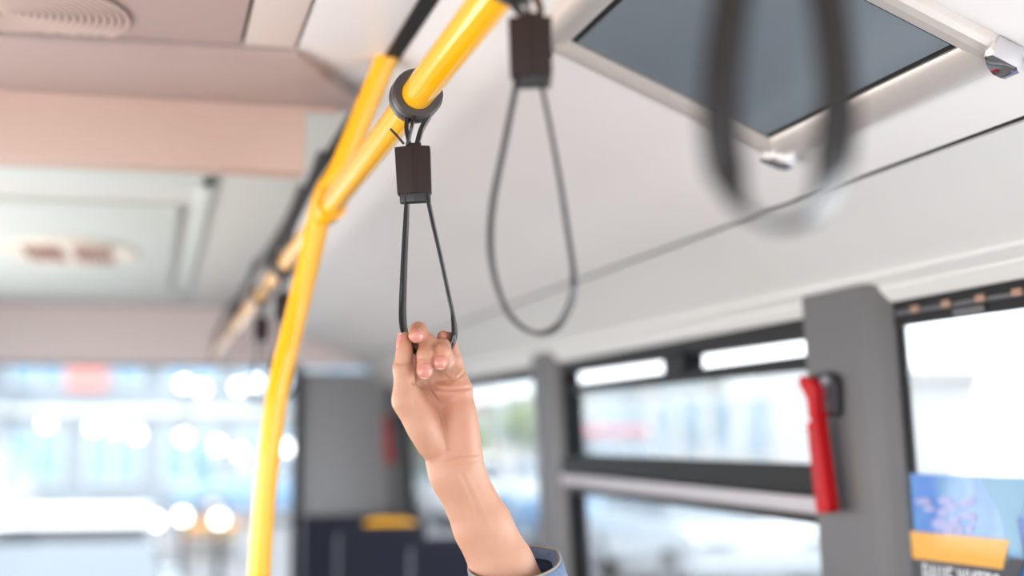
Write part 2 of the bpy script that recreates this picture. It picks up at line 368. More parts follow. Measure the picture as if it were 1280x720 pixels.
# ------------------------------------------------------------------ hanging straps
def make_strap(label, y, loop, bx=0., s=1., hw=.0072, sp=.36, tilt=0., zb=-.083, ys_=None, twist=(.12, .25, .5), group='hanging hand straps'):
    """Empty at the rail; local x = sideways as seen from the aisle, y = away, z = up. loop = list of (x, z) or (x, z, y) metres."""
    t = thing('hand_strap', label, 'hand strap', (RX, y, RZ), -YAW, group)
    Rz = Matrix.Rotation(YAW, 3, 'Z'); ax = Rz @ Vector((0, 1, 0))
    bm = bmesh.new()
    pr = [(-.015, .0176), (-.015, .0245), (-.0125, .027), (-.0035, .027), (-.0025, .0258), (.0015, .0258), (.0025, .027), (.0125, .027), (.015, .0245), (.015, .0176)]
    add_lathe(bm, pr, ax*.010, ax, 56); finish('collar', bm, M_collar, t, angle=30)
    # webbing that hangs the buckle from the collar
    bm = bmesh.new(); cx = bx; zt = zb+.023*s+.004
    add_sweep(bm, smooth_path([(-.0105, .006, -.0235), (cx-.0075, .006, -.037), (cx-.004, .006, zt-.003)], 6), rrect(.006, .0022), (0, 1, 0))
    add_sweep(bm, smooth_path([(-.0035, -.002, -.025), (cx-.0015, -.003, -.036), (cx-.006, .0, zt-.002)], 6), rrect(.004, .0016), (0, 1, 0))
    add_sweep(bm, smooth_path([(.012, .006, -.0225), (cx+.008, .006, -.037), (cx+.003, .006, zt-.003)], 6), rrect(.006, .0024), (0, 1, 0))
    add_sweep(bm, [(cx-.008, .004, zt-.002), (cx+.008, .004, zt-.002)], rrect(.005, .0022), (0, 1, 0))
    finish('hanger_loop', bm, M_strap, t)
    bm = bmesh.new(); add_sweep(bm, smooth_path([(cx-.010, .0, zt-.001), (cx-.018, -.004, zt+.008), (cx-.024, -.006, zt+.014)], 5), rrect(.0012, .0012), (0, 1, 0)); finish('loose_tail', bm, M_strap, t)
    Rt = Matrix.Translation((cx, 0, zb)) @ Matrix.Rotation(tilt, 4, 'Y') @ Matrix.Scale(s, 4)
    bm = bmesh.new()
    add_prism(bm, [(-.0185, -.003), (-.0005, -.0095), (.0005, -.0095), (.0185, -.003), (.0185, .013), (-.0185, .013)], -.027, .023, lambda p, q, h: Rt @ Vector((p*(1 if h > 0 else .955), q, h)), .0012)
    bk = finish('buckle', bm, M_buckle, t, angle=20)
    bm = bmesh.new(); add_prism(bm, [(-.0155, -.002), (.0, -.007), (.0165, -.002), (.0165, .011), (-.0155, .011)], -.036, -.026, lambda p, q, h: Rt @ Vector((p, q, h)), .001); finish('buckle_insert', bm, M_blackp, bk, angle=20)
    bm = bmesh.new(); P = smooth_path([(p[0], p[2] if len(p) > 2 else .003, p[1]) for p in loop], 10)
    n_ = len(P); tw = [twist[0] + (twist[1]-twist[0])*max(0, 1-abs(i/(n_-1)-twist[2])/sp)**.7 for i in range(n_)]
    add_sweep(bm, P, rrect(hw, .0014, .0006), [(math.sin(q), math.cos(q), 0) for q in tw]); finish('strap_loop', bm, M_strap, t, angle=50)
    return t
def loc_px(px, y, D=None):                   # picture positions of a loop to local metres at the strap's own distance
    o = Vector((RX, y, RZ)); fwd = np.array([math.sin(YAW), math.cos(YAW), 0]); out = []
    for p in px:
        q = p[2]/1000 if len(p) > 2 else .003
        d = ray(p[0], p[1]); k = (np.dot(np.array(o)-E0, fwd) + q)/np.dot(d, fwd); P = Vector(E0 + d*k) - o
        out.append((P.dot(Vector(CR)), P.z, q))
    return out
L1 = [(509.5, 236), (508, 270), (506, 310), (504.3, 350), (503.2, 385), (504.2, 408, 0), (509, 426, -3), (520, 440, -6), (536, 447, -6), (552, 445, -6), (562.5, 435, -7), (567.8, 419, -5), (567, 400), (561, 370), (551, 322), (541, 278), (532, 234)]
make_strap('sharp black hand strap being gripped by the raised hand', 1.451, loc_px(L1, 1.451), bx=-.004, tilt=-.05, zb=-.0795, twist=(.14, .42, .4))
L2 = [(648, 96), (641, 130), (629, 190), (617, 250), (613, 300), (618, 345), (632, 385), (652, 408), (676, 417), (699, 406), (715, 375), (717, 340), (710, 290), (701, 230), (690, 170), (681, 125), (674, 96)]
make_strap('slightly blurred empty black hand strap with a bright glint, beside the ceiling frame', 1.02, loc_px(L2, 1.02), bx=.0085, s=.9, tilt=-.02, zb=-.0635)
L3 = [(952, -240), (935, -130), (915, 0), (903, 90), (901, 160), (909, 215), (930, 258), (965, 280), (1005, 272), (1032, 235), (1044, 180), (1047, 120), (1040, 30), (1022, -80), (990, -240)]
make_strap('large heavily blurred black hand strap closest to the camera, in front of the ceiling frame', .575, loc_px(L3, .575), bx=.004, twist=(1.4, .1, .52), hw=.0095, sp=.17)
LF = [(-.006, -.118), (-.012, -.17), (-.024, -.22), (-.026, -.25), (-.012, -.277), (.006, -.28), (.024, -.262), (.028, -.235), (.02, -.19), (.010, -.118)]
make_strap('distant hand strap just behind the curved yellow pole', 3.02, LF)
make_strap('farthest hand strap on the rail, hanging left of the curved pole', 3.66, LF)

# ------------------------------------------------------------------ the raised arm and hand
DH = 1468.                                   # distance of the gripped strap
def PX(u, v, wmm):                           # arm modelling space: mm, x right, y up, z towards the aisle
    D = DH - wmm
    return np.array([(u-640)*D/F, (360-v)*D/F, wmm], np.float32)
H = .9
lo = np.array([PX(476, 0, 0)[0], PX(0, 770, 0)[1], -46.], np.float32); hi = np.array([PX(706, 0, 0)[0], PX(0, 396, 0)[1], 46.], np.float32)
nx, ny, nz = [int(math.ceil((hi[i]-lo[i])/H))+1 for i in range(3)]
GX = (lo[0] + H*np.arange(nx, dtype=np.float32))[:, None, None]; GY = (lo[1] + H*np.arange(ny, dtype=np.float32))[None, :, None]; GZ = (lo[2] + H*np.arange(nz, dtype=np.float32))[None, None, :]
def cone(a, b, ra, rb, zs=1.0, XYZ=None):
    X, Y, Z = XYZ if XYZ else (GX, GY, GZ)
    d = b - a; dd = d.copy(); dd[2] *= zs; L2_ = float((dd*dd).sum())
    qx, qy, qz = X-a[0], Y-a[1], (Z-a[2])*zs
    t = np.clip((qx*dd[0] + qy*dd[1] + qz*dd[2])/L2_, 0, 1)
    return np.sqrt((qx-t*dd[0])**2 + (qy-t*dd[1])**2 + (qz-t*dd[2])**2) - (ra + (rb-ra)*t)
def ell(c, r, ang=0., XYZ=None):             # ellipsoid, turned about z by ang
    X, Y, Z = XYZ if XYZ else (GX, GY, GZ)
    ca, sa = math.cos(ang), math.sin(ang); qx, qy = X-c[0], Y-c[1]
    a, b, e = (qx*ca+qy*sa)/r[0], (-qx*sa+qy*ca)/r[1], (Z-c[2])/r[2]
    k = np.sqrt(a*a+b*b+e*e); return (k-1)*min(r)
def smin(a, b, k):
    h = np.clip(k-np.abs(a-b), 0, None)/k; return np.minimum(a, b) - h*h*k*.25
D_ = cone(PX(570, 588, -3), PX(603.5, 658, -6), 25.9, 30., 1.26)               # forearm
D_ = smin(D_, cone(PX(603.5, 658, -6), PX(628, 708, -7), 30., 32.6, 1.24), 6)
D_ = smin(D_, cone(PX(628, 708, -7), PX(664, 785, -8), 32.6, 36.5, 1.22), 6)
D_ = smin(D_, cone(PX(570, 590, -3), PX(562, 560, -4), 25.5, 24.5, 1.4), 14)
mc = {'i': (521, 478, -12), 'm': (540, 472, -15), 'r': (559, 475, -14), 'p': (576.5, 486, -10)}
base = {'i': (552, 568, -5), 'm': (561, 570, -9), 'r': (572, 572, -8), 'p': (582, 570, -4)}
for k in 'imrp': D_ = smin(D_, cone(PX(*base[k]), PX(*mc[k]), 13.5, 10.8 if k != 'p' else 9.6), 12)
D_ = smin(D_, ell(PX(527, 528, 9), (16.5, 29., 16.), math.radians(24)), 12)     # thenar
D_ = smin(D_, ell(PX(580.5, 535, 0), (13.8, 36., 14.5), math.radians(5)), 12)   # hypothenar
D_ = smin(D_, ell(PX(564, 487, -2), (17., 8., 9.), math.radians(8)), 9)        # pads under the fingers
D_ = smin(D_, ell(PX(569, 469, -4), (9.5, 6.5, 9.), math.radians(-20)), 6)
PALM = D_.copy()
# thumb
TH = [(538, 554, 6), (508.5, 501, 11), (504, 461, 14), (504.5, 422.5, 13)]; TR = [14.0, 12.3, 10.3, 6.5]
th = cone(PX(*TH[1]), PX(*TH[2]), TR[1], TR[2]); th = smin(th, cone(PX(*TH[2]), PX(*TH[3]), 10.0, TR[3]), 4)
th = smin(th, cone(PX(*TH[0]), PX(*TH[1]), TR[0], TR[1]), 14)
th = smin(th, ell(PX(507, 441, 15), (7.6, 12, 8.0), 0), 4)
D_ = smin(D_, th, 8)
FG = {  # joints (u, v, mm towards the aisle) and radii: knuckle, middle joint, end joint, tip
 'i': ([mc['i'], (523, 424, -10), (523, 413.5, 7), (520.5, 419, 25)], [9.6, 9.0, 8.7, 8.1]),
 'm': ([mc['m'], (534.5, 427.5, 8), (532.5, 444, 20), (530.8, 463.5, 26)], [9.6, 9.0, 9.0, 8.5]),
 'r': ([mc['r'], (553.8, 432.5, 7), (552.8, 440, 17), (550, 453.2, 24)], [9.0, 8.2, 8.2, 7.8]),
 'p': ([mc['p'], (568.5, 449, -9), (561.5, 424, -9), (554, 421, -3)], [8.4, 7.4, 6.8, 6.4])}
for k in 'imrp':
    J, R = FG[k]; J = [PX(*j) for j in J]
    D_ = smin(D_, cone(J[0], J[1], R[0], R[1]), 6)
    f = smin(cone(J[1], J[2], R[1]*.98, R[2]), cone(J[2], J[3], R[2]*.97, R[3]), 2.5)
    f = smin(f, ell(J[2], (R[2]*1.04,)*3), 2)
    D_ = smin(D_, f, 0.8 if k != 'p' else 2.0)
# skin folds: shallow grooves along lines in the palm, wrist and finger joints
def groove(D, pts, depth, sig):
    P = [PX(*p) for p in smooth_path(pts, 4)]
    bl = np.array([min(p[i] for p in P) for i in range(3)])-4*sig; bh_ = np.array([max(p[i] for p in P) for i in range(3)])+4*sig
    i0 = np.clip(((bl-lo)/H).astype(int), 0, [nx-1, ny-1, nz-1]); i1 = np.clip(((bh_-lo)/H).astype(int)+2, 1, [nx, ny, nz])
    S = tuple(slice(i0[i], i1[i]) for i in range(3)); XYZ = (GX[S[0]], GY[:, S[1]], GZ[:, :, S[2]])
    m = None
    for a, b in zip(P, P[1:]):
        d = cone(a, b, 0, 0, 1.0, XYZ); m = d if m is None else np.minimum(m, d)
    D[S] += depth*np.exp(-(m/sig)**2)
def front(u, v, D=None):                     # w of the skin's front surface seen at (u, v)
    Dg = PALM if D is None else D
    for wmm in np.arange(44, -44, -.9):
        p = PX(u, v, wmm); i = ((p-lo)/H).astype(int)
        if Dg[i[0], i[1], i[2]] < 0: return float(wmm)
    return 0.
FULL = D_.copy()
def fline(pts): return [(u, v, front(u, v, FULL)) for u, v in pts]
groove(D_, fline([(516, 478), (526, 482), (536, 488), (545, 500), (552, 518), (557, 540), (560, 560)]), 2.2, 1.9)
groove(D_, fline([(535, 479), (548, 485), (562, 487), (576, 486), (588, 484)]), 1.9, 1.6)
groove(D_, fline([(556, 575), (570, 571), (584, 569), (598, 568)]), .9, 1.3)
groove(D_, fline([(545, 583), (565, 580), (585, 577), (600, 575)]), .6, 1.3)
groove(D_, fline([(556, 469), (563, 474.5), (573, 472), (581, 464)]), 1.1, 1.3)
for tl in ([(571, 592), (585, 622), (599, 655), (610, 685)], [(581, 590), (596, 622), (611, 655)]): groove(D_, fline(tl), -.7, 2.6)
groove(D_, fline([(576, 591), (590, 621), (605, 655)]), .6, 2.2)
groove(D_, fline([(494, 454), (504, 455), (515, 453)]), .7, 1.2)
groove(D_, fline([(516, 484), (519, 494), (517, 505)]), .55, 1.8)
groove(D_, fline([(570, 466), (566, 474), (560, 480)]), .9, 1.5)
for u0, u1, v in ((524, 543, 447), (541, 561, 443)): groove(D_, fline([(u0, v), ((u0+u1)/2, v+1.5), (u1, v)]), .45, 1.0)
# nails
NAILS = []
def nail(c, t, nrm, half_w, half_l):
    n = np.array(nrm, float); n /= np.linalg.norm(n); t = np.array(t, float); t -= n*t.dot(n); t /= np.linalg.norm(t)
    NAILS.append((np.array(c, float), t, np.cross(n, t), n, half_w, half_l))
def nail_on(u, v, t, half_w, half_l, nrm=(0, 0, 1)):
    nail(PX(u, v, front(u, v, FULL)), t, nrm, half_w, half_l)
nail_on(531.5, 464.5, (-.1, -1, 0), 6.9, 8.6); nail_on(549.8, 453.5, (-.1, -1, 0), 6.3, 7.4)
nail_on(521.5, 421, (-.05, -.75, .6), 6.3, 6.2, (.0, .45, .9)); nail(PX(498.6, 425, 15), (.12, 1, 0), (-.9, 0, .45), 5.4, 8.0)

def surface_nets(D):
    S = (D < 0); nodes = np.zeros((D.shape[0]-1, D.shape[1]-1, D.shape[2]-1), np.int8)
    for i in (0, 1):
        for j in (0, 1):
            for k in (0, 1): nodes += S[i:S.shape[0]-1+i, j:S.shape[1]-1+j, k:S.shape[2]-1+k]
    act = np.argwhere((nodes > 0) & (nodes < 8)); idx = -np.ones(nodes.shape, np.int32); idx[tuple(act.T)] = np.arange(len(act))
    acc = np.zeros((len(act), 3), np.float64); cnt = np.zeros(len(act))
    cor = [(i, j, k) for i in (0, 1) for j in (0, 1) for k in (0, 1)]
    for a in cor:
        for ax in range(3):
            if a[ax]: continue
            b = list(a); b[ax] = 1
            da = D[act[:, 0]+a[0], act[:, 1]+a[1], act[:, 2]+a[2]]; db = D[act[:, 0]+b[0], act[:, 1]+b[1], act[:, 2]+b[2]]
            m = (da < 0) != (db < 0); t = da[m]/(da[m]-db[m]); p = np.tile(np.array(a, float), (m.sum(), 1)); p[:, ax] += t
            acc[m] += p; cnt[m] += 1
    V = act + acc/cnt[:, None]; quads = []
    for ax in range(3):
        o1, o2 = [i for i in range(3) if i != ax]
        sa = [slice(None)]*3; sb = [slice(None)]*3; sa[ax] = slice(0, -1); sb[ax] = slice(1, None)
        ch = np.argwhere(S[tuple(sa)] != S[tuple(sb)]); ch = ch[(ch[:, o1] > 0) & (ch[:, o2] > 0) & (ch[:, o1] < D.shape[o1]-1) & (ch[:, o2] < D.shape[o2]-1)]
        inside = S[tuple(ch.T)]; q = []
        for d1, d2 in ((1, 1), (0, 1), (0, 0), (1, 0)):
            c = ch.copy(); c[:, o1] -= d1; c[:, o2] -= d2; q.append(idx[tuple(c.T)])
        q = np.stack(q, 1); flip = inside if ax != 1 else ~inside; q[~flip] = q[~flip][:, ::-1]; quads.append(q)
    return V, np.concatenate(quads)
V, Q = surface_nets(D_)
V = V*H + lo
for _ in range(2):                            # light smoothing
    s = np.zeros_like(V); c = np.zeros(len(V))
    for a in range(4):
        for b in (1, 3): np.add.at(s, Q[:, a], V[Q[:, (a+b) % 4]]); np.add.at(c, Q[:, a], 1)
    V = V*.5 + .5*s/np.maximum(c, 1)[:, None]
# pigment: nails, nail tips, redder finger ends and palm (goes with the skin, not with the light)
nl = np.zeros(len(V)); tipw = np.zeros(len(V)); red = np.zeros(len(V))
vn = np.zeros_like(V); fn = np.cross(V[Q[:, 2]]-V[Q[:, 0]], V[Q[:, 3]]-V[Q[:, 1]])
for a in range(4): np.add.at(vn, Q[:, a], fn)
vn /= np.linalg.norm(vn, axis=1)[:, None]+1e-9
def sstep(a, b, x): t = np.clip((x-a)/(b-a), 0, 1); return t*t*(3-2*t)
for c, t, s, n, hw, hl in NAILS:
    q = V-c; a = q@t/hl; b = q@s/hw; h = q@n
    k = (np.abs(a)**3.2 + np.abs(b)**3.2)**(1/3.2)
    m = (1-sstep(.88, 1.0, k))*(np.abs(h) < 6.5)*(vn@n > .05)
    nl = np.maximum(nl, m); tipw = np.maximum(tipw, m*sstep(.70, .78, a))
    rim = np.exp(-((k-1.02)/.10)**2)*(np.abs(h) < 6)*(vn@n > .05)
    V = V + vn*(m*.5 - rim*.6)[:, None]
for k in 'imrp':
    J, R = FG[k]; red = np.maximum(red, .9*np.exp(-((V-PX(*J[3]))**2).sum(1)/15**2)); red = np.maximum(red, .5*np.exp(-((V-PX(*J[1]))**2).sum(1)/10**2))
red = np.maximum(red, .7*np.exp(-((V-PX(*TH[3]))**2).sum(1)/16**2)); red = np.maximum(red, .55*np.exp(-((V-PX(562, 500, 5))**2).sum(1)/26**2)); red = np.maximum(red, .45*np.exp(-((V-PX(585, 545, 8))**2).sum(1)/26**2))
W = E0 + (V[:, :1]*CR + V[:, 1:2]*CU + (DH-V[:, 2:3])*CF)/1000
base_pt = E0 + (PX(640, 740, 0)[0]*CR + PX(640, 740, 0)[1]*CU + DH*CF)/1000
me = bpy.data.meshes.new('person'); me.from_pydata((W-base_pt).tolist(), [], Q.tolist()); me.update()
col = me.color_attributes.new('pigment', 'FLOAT_COLOR', 'POINT')
col.data.foreach_set('color', np.stack([nl, tipw, red, np.ones(len(V))], 1).astype(np.float32).ravel())
me.polygons.foreach_set('use_smooth', [True]*len(me.polygons))
person = bpy.data.objects.new('person', me); C.objects.link(person); person.location = base_pt
person['label'] = 'person\'s bare raised forearm and hand in a denim cuff, gripping the black hand strap'; person['category'] = 'person'
ms = bpy.data.materials.new('skin'); ms.use_nodes = True; nt = ms.node_tree; b = nt.nodes['Principled BSDF']
at_ = nt.nodes.new('ShaderNodeAttribute'); at_.attribute_name = 'pigment'; sep = nt.nodes.new('ShaderNodeSeparateColor'); nt.links.new(at_.outputs['Color'], sep.inputs[0])
def mixc(fac, A, B):
    mx = nt.nodes.new('ShaderNodeMix'); mx.data_type = 'RGBA'; nt.links.new(fac, mx.inputs['Factor'])
    for s_, x in (('A', A), ('B', B)):
        if isinstance(x, tuple): mx.inputs[s_].default_value = (*lin(x), 1)
        else: nt.links.new(x, mx.inputs[s_])
    return mx.outputs['Result']
tc = nt.nodes.new('ShaderNodeTexCoord'); n1 = nt.nodes.new('ShaderNodeTexNoise'); n1.inputs['Scale'].default_value = 55; n1.inputs['Detail'].default_value = 5; nt.links.new(tc.outputs['Object'], n1.inputs['Vector'])
c0 = mixc(n1.outputs['Fac'], (168, 122, 97), (181, 136, 111))
c1 = mixc(sep.outputs['Blue'], c0, (178, 117, 96))
c2 = mixc(sep.outputs['Red'], c1, (188, 126, 113)); c3 = mixc(sep.outputs['Green'], c2, (226, 206, 192))
nt.links.new(c3, b.inputs['Base Color'])
rm = nt.nodes.new('ShaderNodeMapRange'); rm.inputs['To Min'].default_value = .48; rm.inputs['To Max'].default_value = .22; nt.links.new(sep.outputs['Red'], rm.inputs['Value']); nt.links.new(rm.outputs[0], b.inputs['Roughness'])
b.inputs['Subsurface Weight'].default_value = .12; b.inputs['Subsurface Radius'].default_value = (1., .35, .2); b.inputs['Subsurface Scale'].default_value = .004
n2 = nt.nodes.new('ShaderNodeTexNoise'); n2.inputs['Scale'].default_value = 420; n2.inputs['Detail'].default_value = 4; nt.links.new(tc.outputs['Object'], n2.inputs['Vector'])
bp = nt.nodes.new('ShaderNodeBump'); bp.inputs['Strength'].default_value = .22; bp.inputs['Distance'].default_value = .0012; nt.links.new(n2.outputs['Fac'], bp.inputs['Height']); nt.links.new(bp.outputs['Normal'], b.inputs['Normal'])
me.materials.append(ms)

# denim cuff
def den(name, c, seam=False):
    m = mat(name, c, .85, noise=.35, nscale=260, bump=.5, bscale=700); return m
M_denim = den('denim_blue', (92, 108, 134)); M_denim_d = den('denim_dark', (58, 64, 84)); M_thread = mat('denim_edge', (138, 130, 122), .9, noise=.25, nscale=400)
def c2w(p): return Vector(E0 + (p[0]*CR + p[1]*CU + (DH-p[2])*CF)/1000 - base_pt)
def ring(u, v, ru, rw, w0=-6, slant=0., n=56, wob=0., ph=0., tab=0.):
    c = PX(u, v, w0); out = []
    for i in range(n):
        a = 2*math.pi*i/n; k = 1 + wob*math.sin(3*a+ph)
        k += tab*math.exp(-((a-5.75)/.22)**2); x = math.cos(a)*ru*k; z = math.sin(a)*rw*k
        out.append(c2w((c[0]+x, c[1] + slant*x - .22*z, c[2]+z)))
    return out
def loft(name, rings, m, parent, closed=False):
    bm = bmesh.new(); R = [[bm.verts.new(p) for p in r] for r in rings]; n = len(R[0])
    for a, b_ in zip(R, R[1:]):
        for i in range(n): bm.faces.new((a[i], a[(i+1) % n], b_[(i+1) % n], b_[i]))
    return finish(name, bm, m, parent, angle=60)
sl = loft('denim_sleeve', [ring(650, 722, 43, 40, wob=.02), ring(661, 745, 45, 42, wob=.03, ph=1), ring(680, 800, 50, 47, wob=.03, ph=2), ring(715, 880, 56, 52), ring(760, 980, 62, 58)], M_denim, person)
loft('cuff', [ring(641, 716, 42, 38, slant=.10, tab=.07), ring(642, 707, 45.5, 41, slant=.10, tab=.07), ring(643, 704.5, 47.5, 43, slant=.10, tab=.07), ring(644, 706, 49.5, 45, slant=.10, tab=.07), ring(647, 720, 50.5, 46, slant=.08, tab=.07), ring(656, 752, 52, 48, slant=.05), ring(657, 755, 49, 45, slant=.05)], M_denim, sl)
def rim(dv, k): return [p for p in ring(643, 704.2+dv, 47.5*k, 43*k, slant=.10, tab=.07)]
bm = bmesh.new(); rp = rim(0, 1); add_sweep(bm, rp + rp[:2], circ(.0014, 8), (0, 1, 0), cap=False); finish('cuff_hem', bm, M_thread, sl)

# ------------------------------------------------------------------ emergency hammers
def make_hammer(Yc, lab_h, lab_b, s=1.0, base=None, grp=None):
    """outline in (Y, Z) on the pillar face; Y decreases to the right in the picture"""
    def pl(p, q, h): return wp(-.03 - h, Yc - p*s, q*s) if base is None else base(p*s, q*s, h*s)
    bm = bmesh.new()
    add_prism(bm, [(-.036, .096), (-.028, .104), (.02, .106), (.046, .098), (.054, .085), (.050, .040), (.040, .030), (.018, .030), (.012, .060), (-.012, .082), (-.034, .090)], 0, .013, pl, .003)
    br = tag(finish('hammer_holder', bm, M_blackp), lab_b, 'holder')
    for k in range(4):
        bm = bmesh.new(); add_prism(bm, [(.018, .042+.011*k), (.044, .044+.011*k), (.044, .049+.011*k), (.018, .047+.011*k)], .012, .022, pl, .001); sub(finish('rib', bm, mat('rib_grey', (84, 84, 90), .4), None), br)
    bm = bmesh.new(); add_prism(bm, [(.014, .082), (.040, .084), (.040, .098), (.014, .098)], .012, .022, pl, .003); sub(finish('latch', bm, mat('latch_grey', (120, 122, 130), .4)), br)
    bm = bmesh.new()
    add_prism(bm, [(-.018, .022), (.020, .030), (.040, -.117), (.033, -.125), (.000, -.128), (-.006, -.118)], .0145, .036, pl, .004)
    hm = tag(finish('emergency_hammer', bm, M_red), lab_h, 'emergency hammer')
    bm = bmesh.new(); add_prism(bm, [(-.036, .094), (-.026, .101), (.010, .093), (.024, .080), (.020, .024), (-.006, .028), (-.008, .060), (-.020, .074), (-.034, .085)], .0145, .037, pl, .003); sub(finish('hammer_head', bm, M_red), hm)
    for k in range(7):
        bm = bmesh.new(); z = .006 - k*.017; add_prism(bm, [(-.004+.0012*k, z), (.013+.0018*k, z+.002), (.013+.0018*k, z-.005), (-.004+.0012*k, z-.007)], .0355, .0385, pl, .0008); sub(finish('grip_rib', bm, mat('red_dark', (150, 20, 28), .5)), hm)
    bm = bmesh.new(); add_prism(bm, [(-.04, .091), (-.033, .089), (-.031, .086), (-.036, .085)], .018, .028, pl, .001); sub(finish('steel_tip', bm, M_chrome), hm)
make_hammer(2.185, 'bright red emergency hammer on the grey pillar between the two nearer windows', 'black holder with grey ribs on the near grey pillar, clipping the sharper red hammer')
make_hammer(6.68, 'small blurred red emergency hammer at the far pillar by the rear wall', 'dark holder on the far pillar beside the rear wall')

# ------------------------------------------------------------------ poster by the near window
PY, PZ = wall_yz(1130, 592, -.012)
Yl, Zt = PY, PZ
po = thing('poster', 'blue poster with a yellow band and white Cyrillic heading on the near window', 'poster', wp(-.012, Yl-.22, Zt-.6))
pol = Vector(po.location)
def ppt(off_, y, z): return wp(off_, y, z) - pol
def pbox(name, lo, hi, m, par=po): return boxobj(name, lo, hi, m, par, f=lambda c: ppt(c.x, c.y, c.z))
mp_ = bpy.data.materials.new('poster_print'); mp_.use_nodes = True; nt = mp_.node_tree; b = nt.nodes['Principled BSDF']; b.inputs['Roughness'].default_value = .25
tc = nt.nodes.new('ShaderNodeTexCoord'); n1 = nt.nodes.new('ShaderNodeTexNoise'); n1.inputs['Scale'].default_value = 9; n1.inputs['Detail'].default_value = 3
mpn = nt.nodes.new('ShaderNodeMapping'); mpn.inputs['Scale'].default_value = (1, 1.6, .8); nt.links.new(tc.outputs['Object'], mpn.inputs['Vector']); nt.links.new(mpn.outputs[0], n1.inputs['Vector'])
cr = nt.nodes.new('ShaderNodeValToRGB'); nt.links.new(n1.outputs['Fac'], cr.inputs[0]); els = cr.color_ramp.elements
els[0].position = .36; els[0].color = (*lin((18, 108, 192)), 1); els[1].position = .66; els[1].color = (*lin((106, 158, 188)), 1); e = els.new(.5); e.color = (*lin((58, 126, 192)), 1)
nt.links.new(cr.outputs[0], b.inputs['Base Color'])
pbox('sheet', (-.002, Yl-.46, Zt-.62), (.0, Yl, Zt), mp_)
pbox('acrylic_cover', (-.006, Yl-.48, Zt-.64), (-.004, Yl+.022, Zt+.004), glass_mat('acrylic', (.96, .98, 1.0), .04, .04))
def pprism(name, pxs, m, off_=-.0035, par=po, th=.0012):
    bm = bmesh.new(); add_prism(bm, [wall_yz(u, v, -.015) for u, v in pxs], 0, th, lambda p, q, h: ppt(off_+.0012-h-.0012, p, q)); return finish(name, bm, m, par)
yb = pprism('yellow_band', [(1130, 664), (1253, 675.5), (1245, 712), (1133, 698)], mat('poster_yellow', (228, 160, 34), .4))
kb = pprism('black_band', [(1134, 698), (1246, 712), (1253, 696), (1272, 700), (1255, 765), (1140, 750)], mat('poster_black', (36, 36, 44), .4))
pprism('dark_blue_patch', [(1262, 646), (1330, 652), (1330, 700), (1270, 700)], mat('poster_blue', (56, 104, 186), .4), -.0028)
pprism('pale_patch', [(1214, 598), (1277, 601), (1266, 650), (1272, 700), (1252, 690), (1240, 640)], mat('poster_pale', (104, 156, 184), .5), -.0028)
rr = random.Random(5); mdab = mat('poster_pinkwhite', (160, 162, 206), .5)
for k, (u, v, a, b_) in enumerate([(1146, 627, 9, 4), (1153, 636, 7, 4), (1172, 626, 8, 5), (1180, 634, 8, 4), (1197, 629, 7, 4), (1205, 626, 4, 6), (1169, 641, 6, 5), (1199, 645, 8, 4), (1166, 655, 9, 6), (1184, 652, 6, 6), (1180, 662, 8, 6), (1188, 664, 6, 8), (1203, 662, 4, 5), (1208, 648, 3, 4)]):
    pprism('pale_dab', [(u+a*math.cos(t)*(1+.2*rr.random()), v+b_*math.sin(t)*(1+.2*rr.random())) for t in np.linspace(0, 6.283, 10)[:-1]], mdab, -.0030)
cu = bpy.data.curves.new('heading', 'FONT'); cu.body = 'ВАШЕ ЖИТТЄ'; cu.size = .043; cu.extrude = .0004; cu.space_character = .95; cu.shear = .0
to = bpy.data.objects.new('heading', cu); C.objects.link(to)
bpy.context.view_layer.update()
mt = bpy.data.meshes.new_from_object(to.evaluated_get(bpy.context.evaluated_depsgraph_get())); bpy.data.objects.remove(to)
y0_, z0_ = wall_yz(1144, 704, -.016); y1_, z1_ = wall_yz(1241, 719, -.016)
xs = [v.co.x for v in mt.vertices]; yss = [v.co.y for v in mt.vertices]; xw = max(xs); sx_ = abs(y1_-y0_)/xw; cap_h = max(yss)
for v in mt.vertices:
    x, y = v.co.x, v.co.y; t = x/xw
    v.co = ppt(-.0048 - v.co.z, y0_ + t*(y1_-y0_), z0_ + t*(z1_-z0_) - .030*(1 - y/cap_h))
mt.materials.append(mat('poster_white', (240, 240, 240), .5)); ho = bpy.data.objects.new('heading', mt); C.objects.link(ho); ho.parent = kb

# ------------------------------------------------------------------ rear seats
def make_seat(label, x, y, handle=False, wdt=.42, face=1):
    t = thing('bus_seat', label, 'bus seat', (x, y, 0), 0 if face > 0 else math.pi, 'navy seats at the back of the bus')
    h = wdt/2
    bm = bmesh.new(); add_prism(bm, [(0, .52), (.02, .50), (.13, .86), (.15, 1.12), (.14, 1.185), (.11, 1.19), (.09, 1.15), (.07, .9), (-.01, .6)], -h, h, lambda p, q, hh: Vector((hh, p, q)), .018); bk = finish('backrest', bm, M_navy, t)
    bm = bmesh.new(); add_box(bm, (-h, -.44, .44), (h, .03, .54), .03); finish('seat_cushion', bm, M_navy, t)
    bm = bmesh.new(); add_box(bm, (-h-.006, .125, .5), (h+.006, .165, 1.15), .012); finish('back_shell', bm, mat('seat_shell', (86, 88, 100), .45), t)
    bm = bmesh.new(); add_box(bm, (-h+.06, -.36, .0), (h-.06, .1, .44), .02); finish('pedestal', bm, M_frame, t)
    if handle:
        bm = bmesh.new(); add_tube(bm, smooth_path([(-.06, .14, 1.14), (-.055, .14, 1.175), (-.03, .14, 1.185), (.03, .14, 1.185), (h-.08, .14, 1.18), (h-.03, .14, 1.15), (h, .13, 1.06), (h+.02, .12, .9)], 6), .027, 14, (0, 1, 0)); finish('grab_handle', bm, M_yellow, t)
    return t
make_seat('navy rear seat against the grey rear panel', .90, 6.5, wdt=.44)
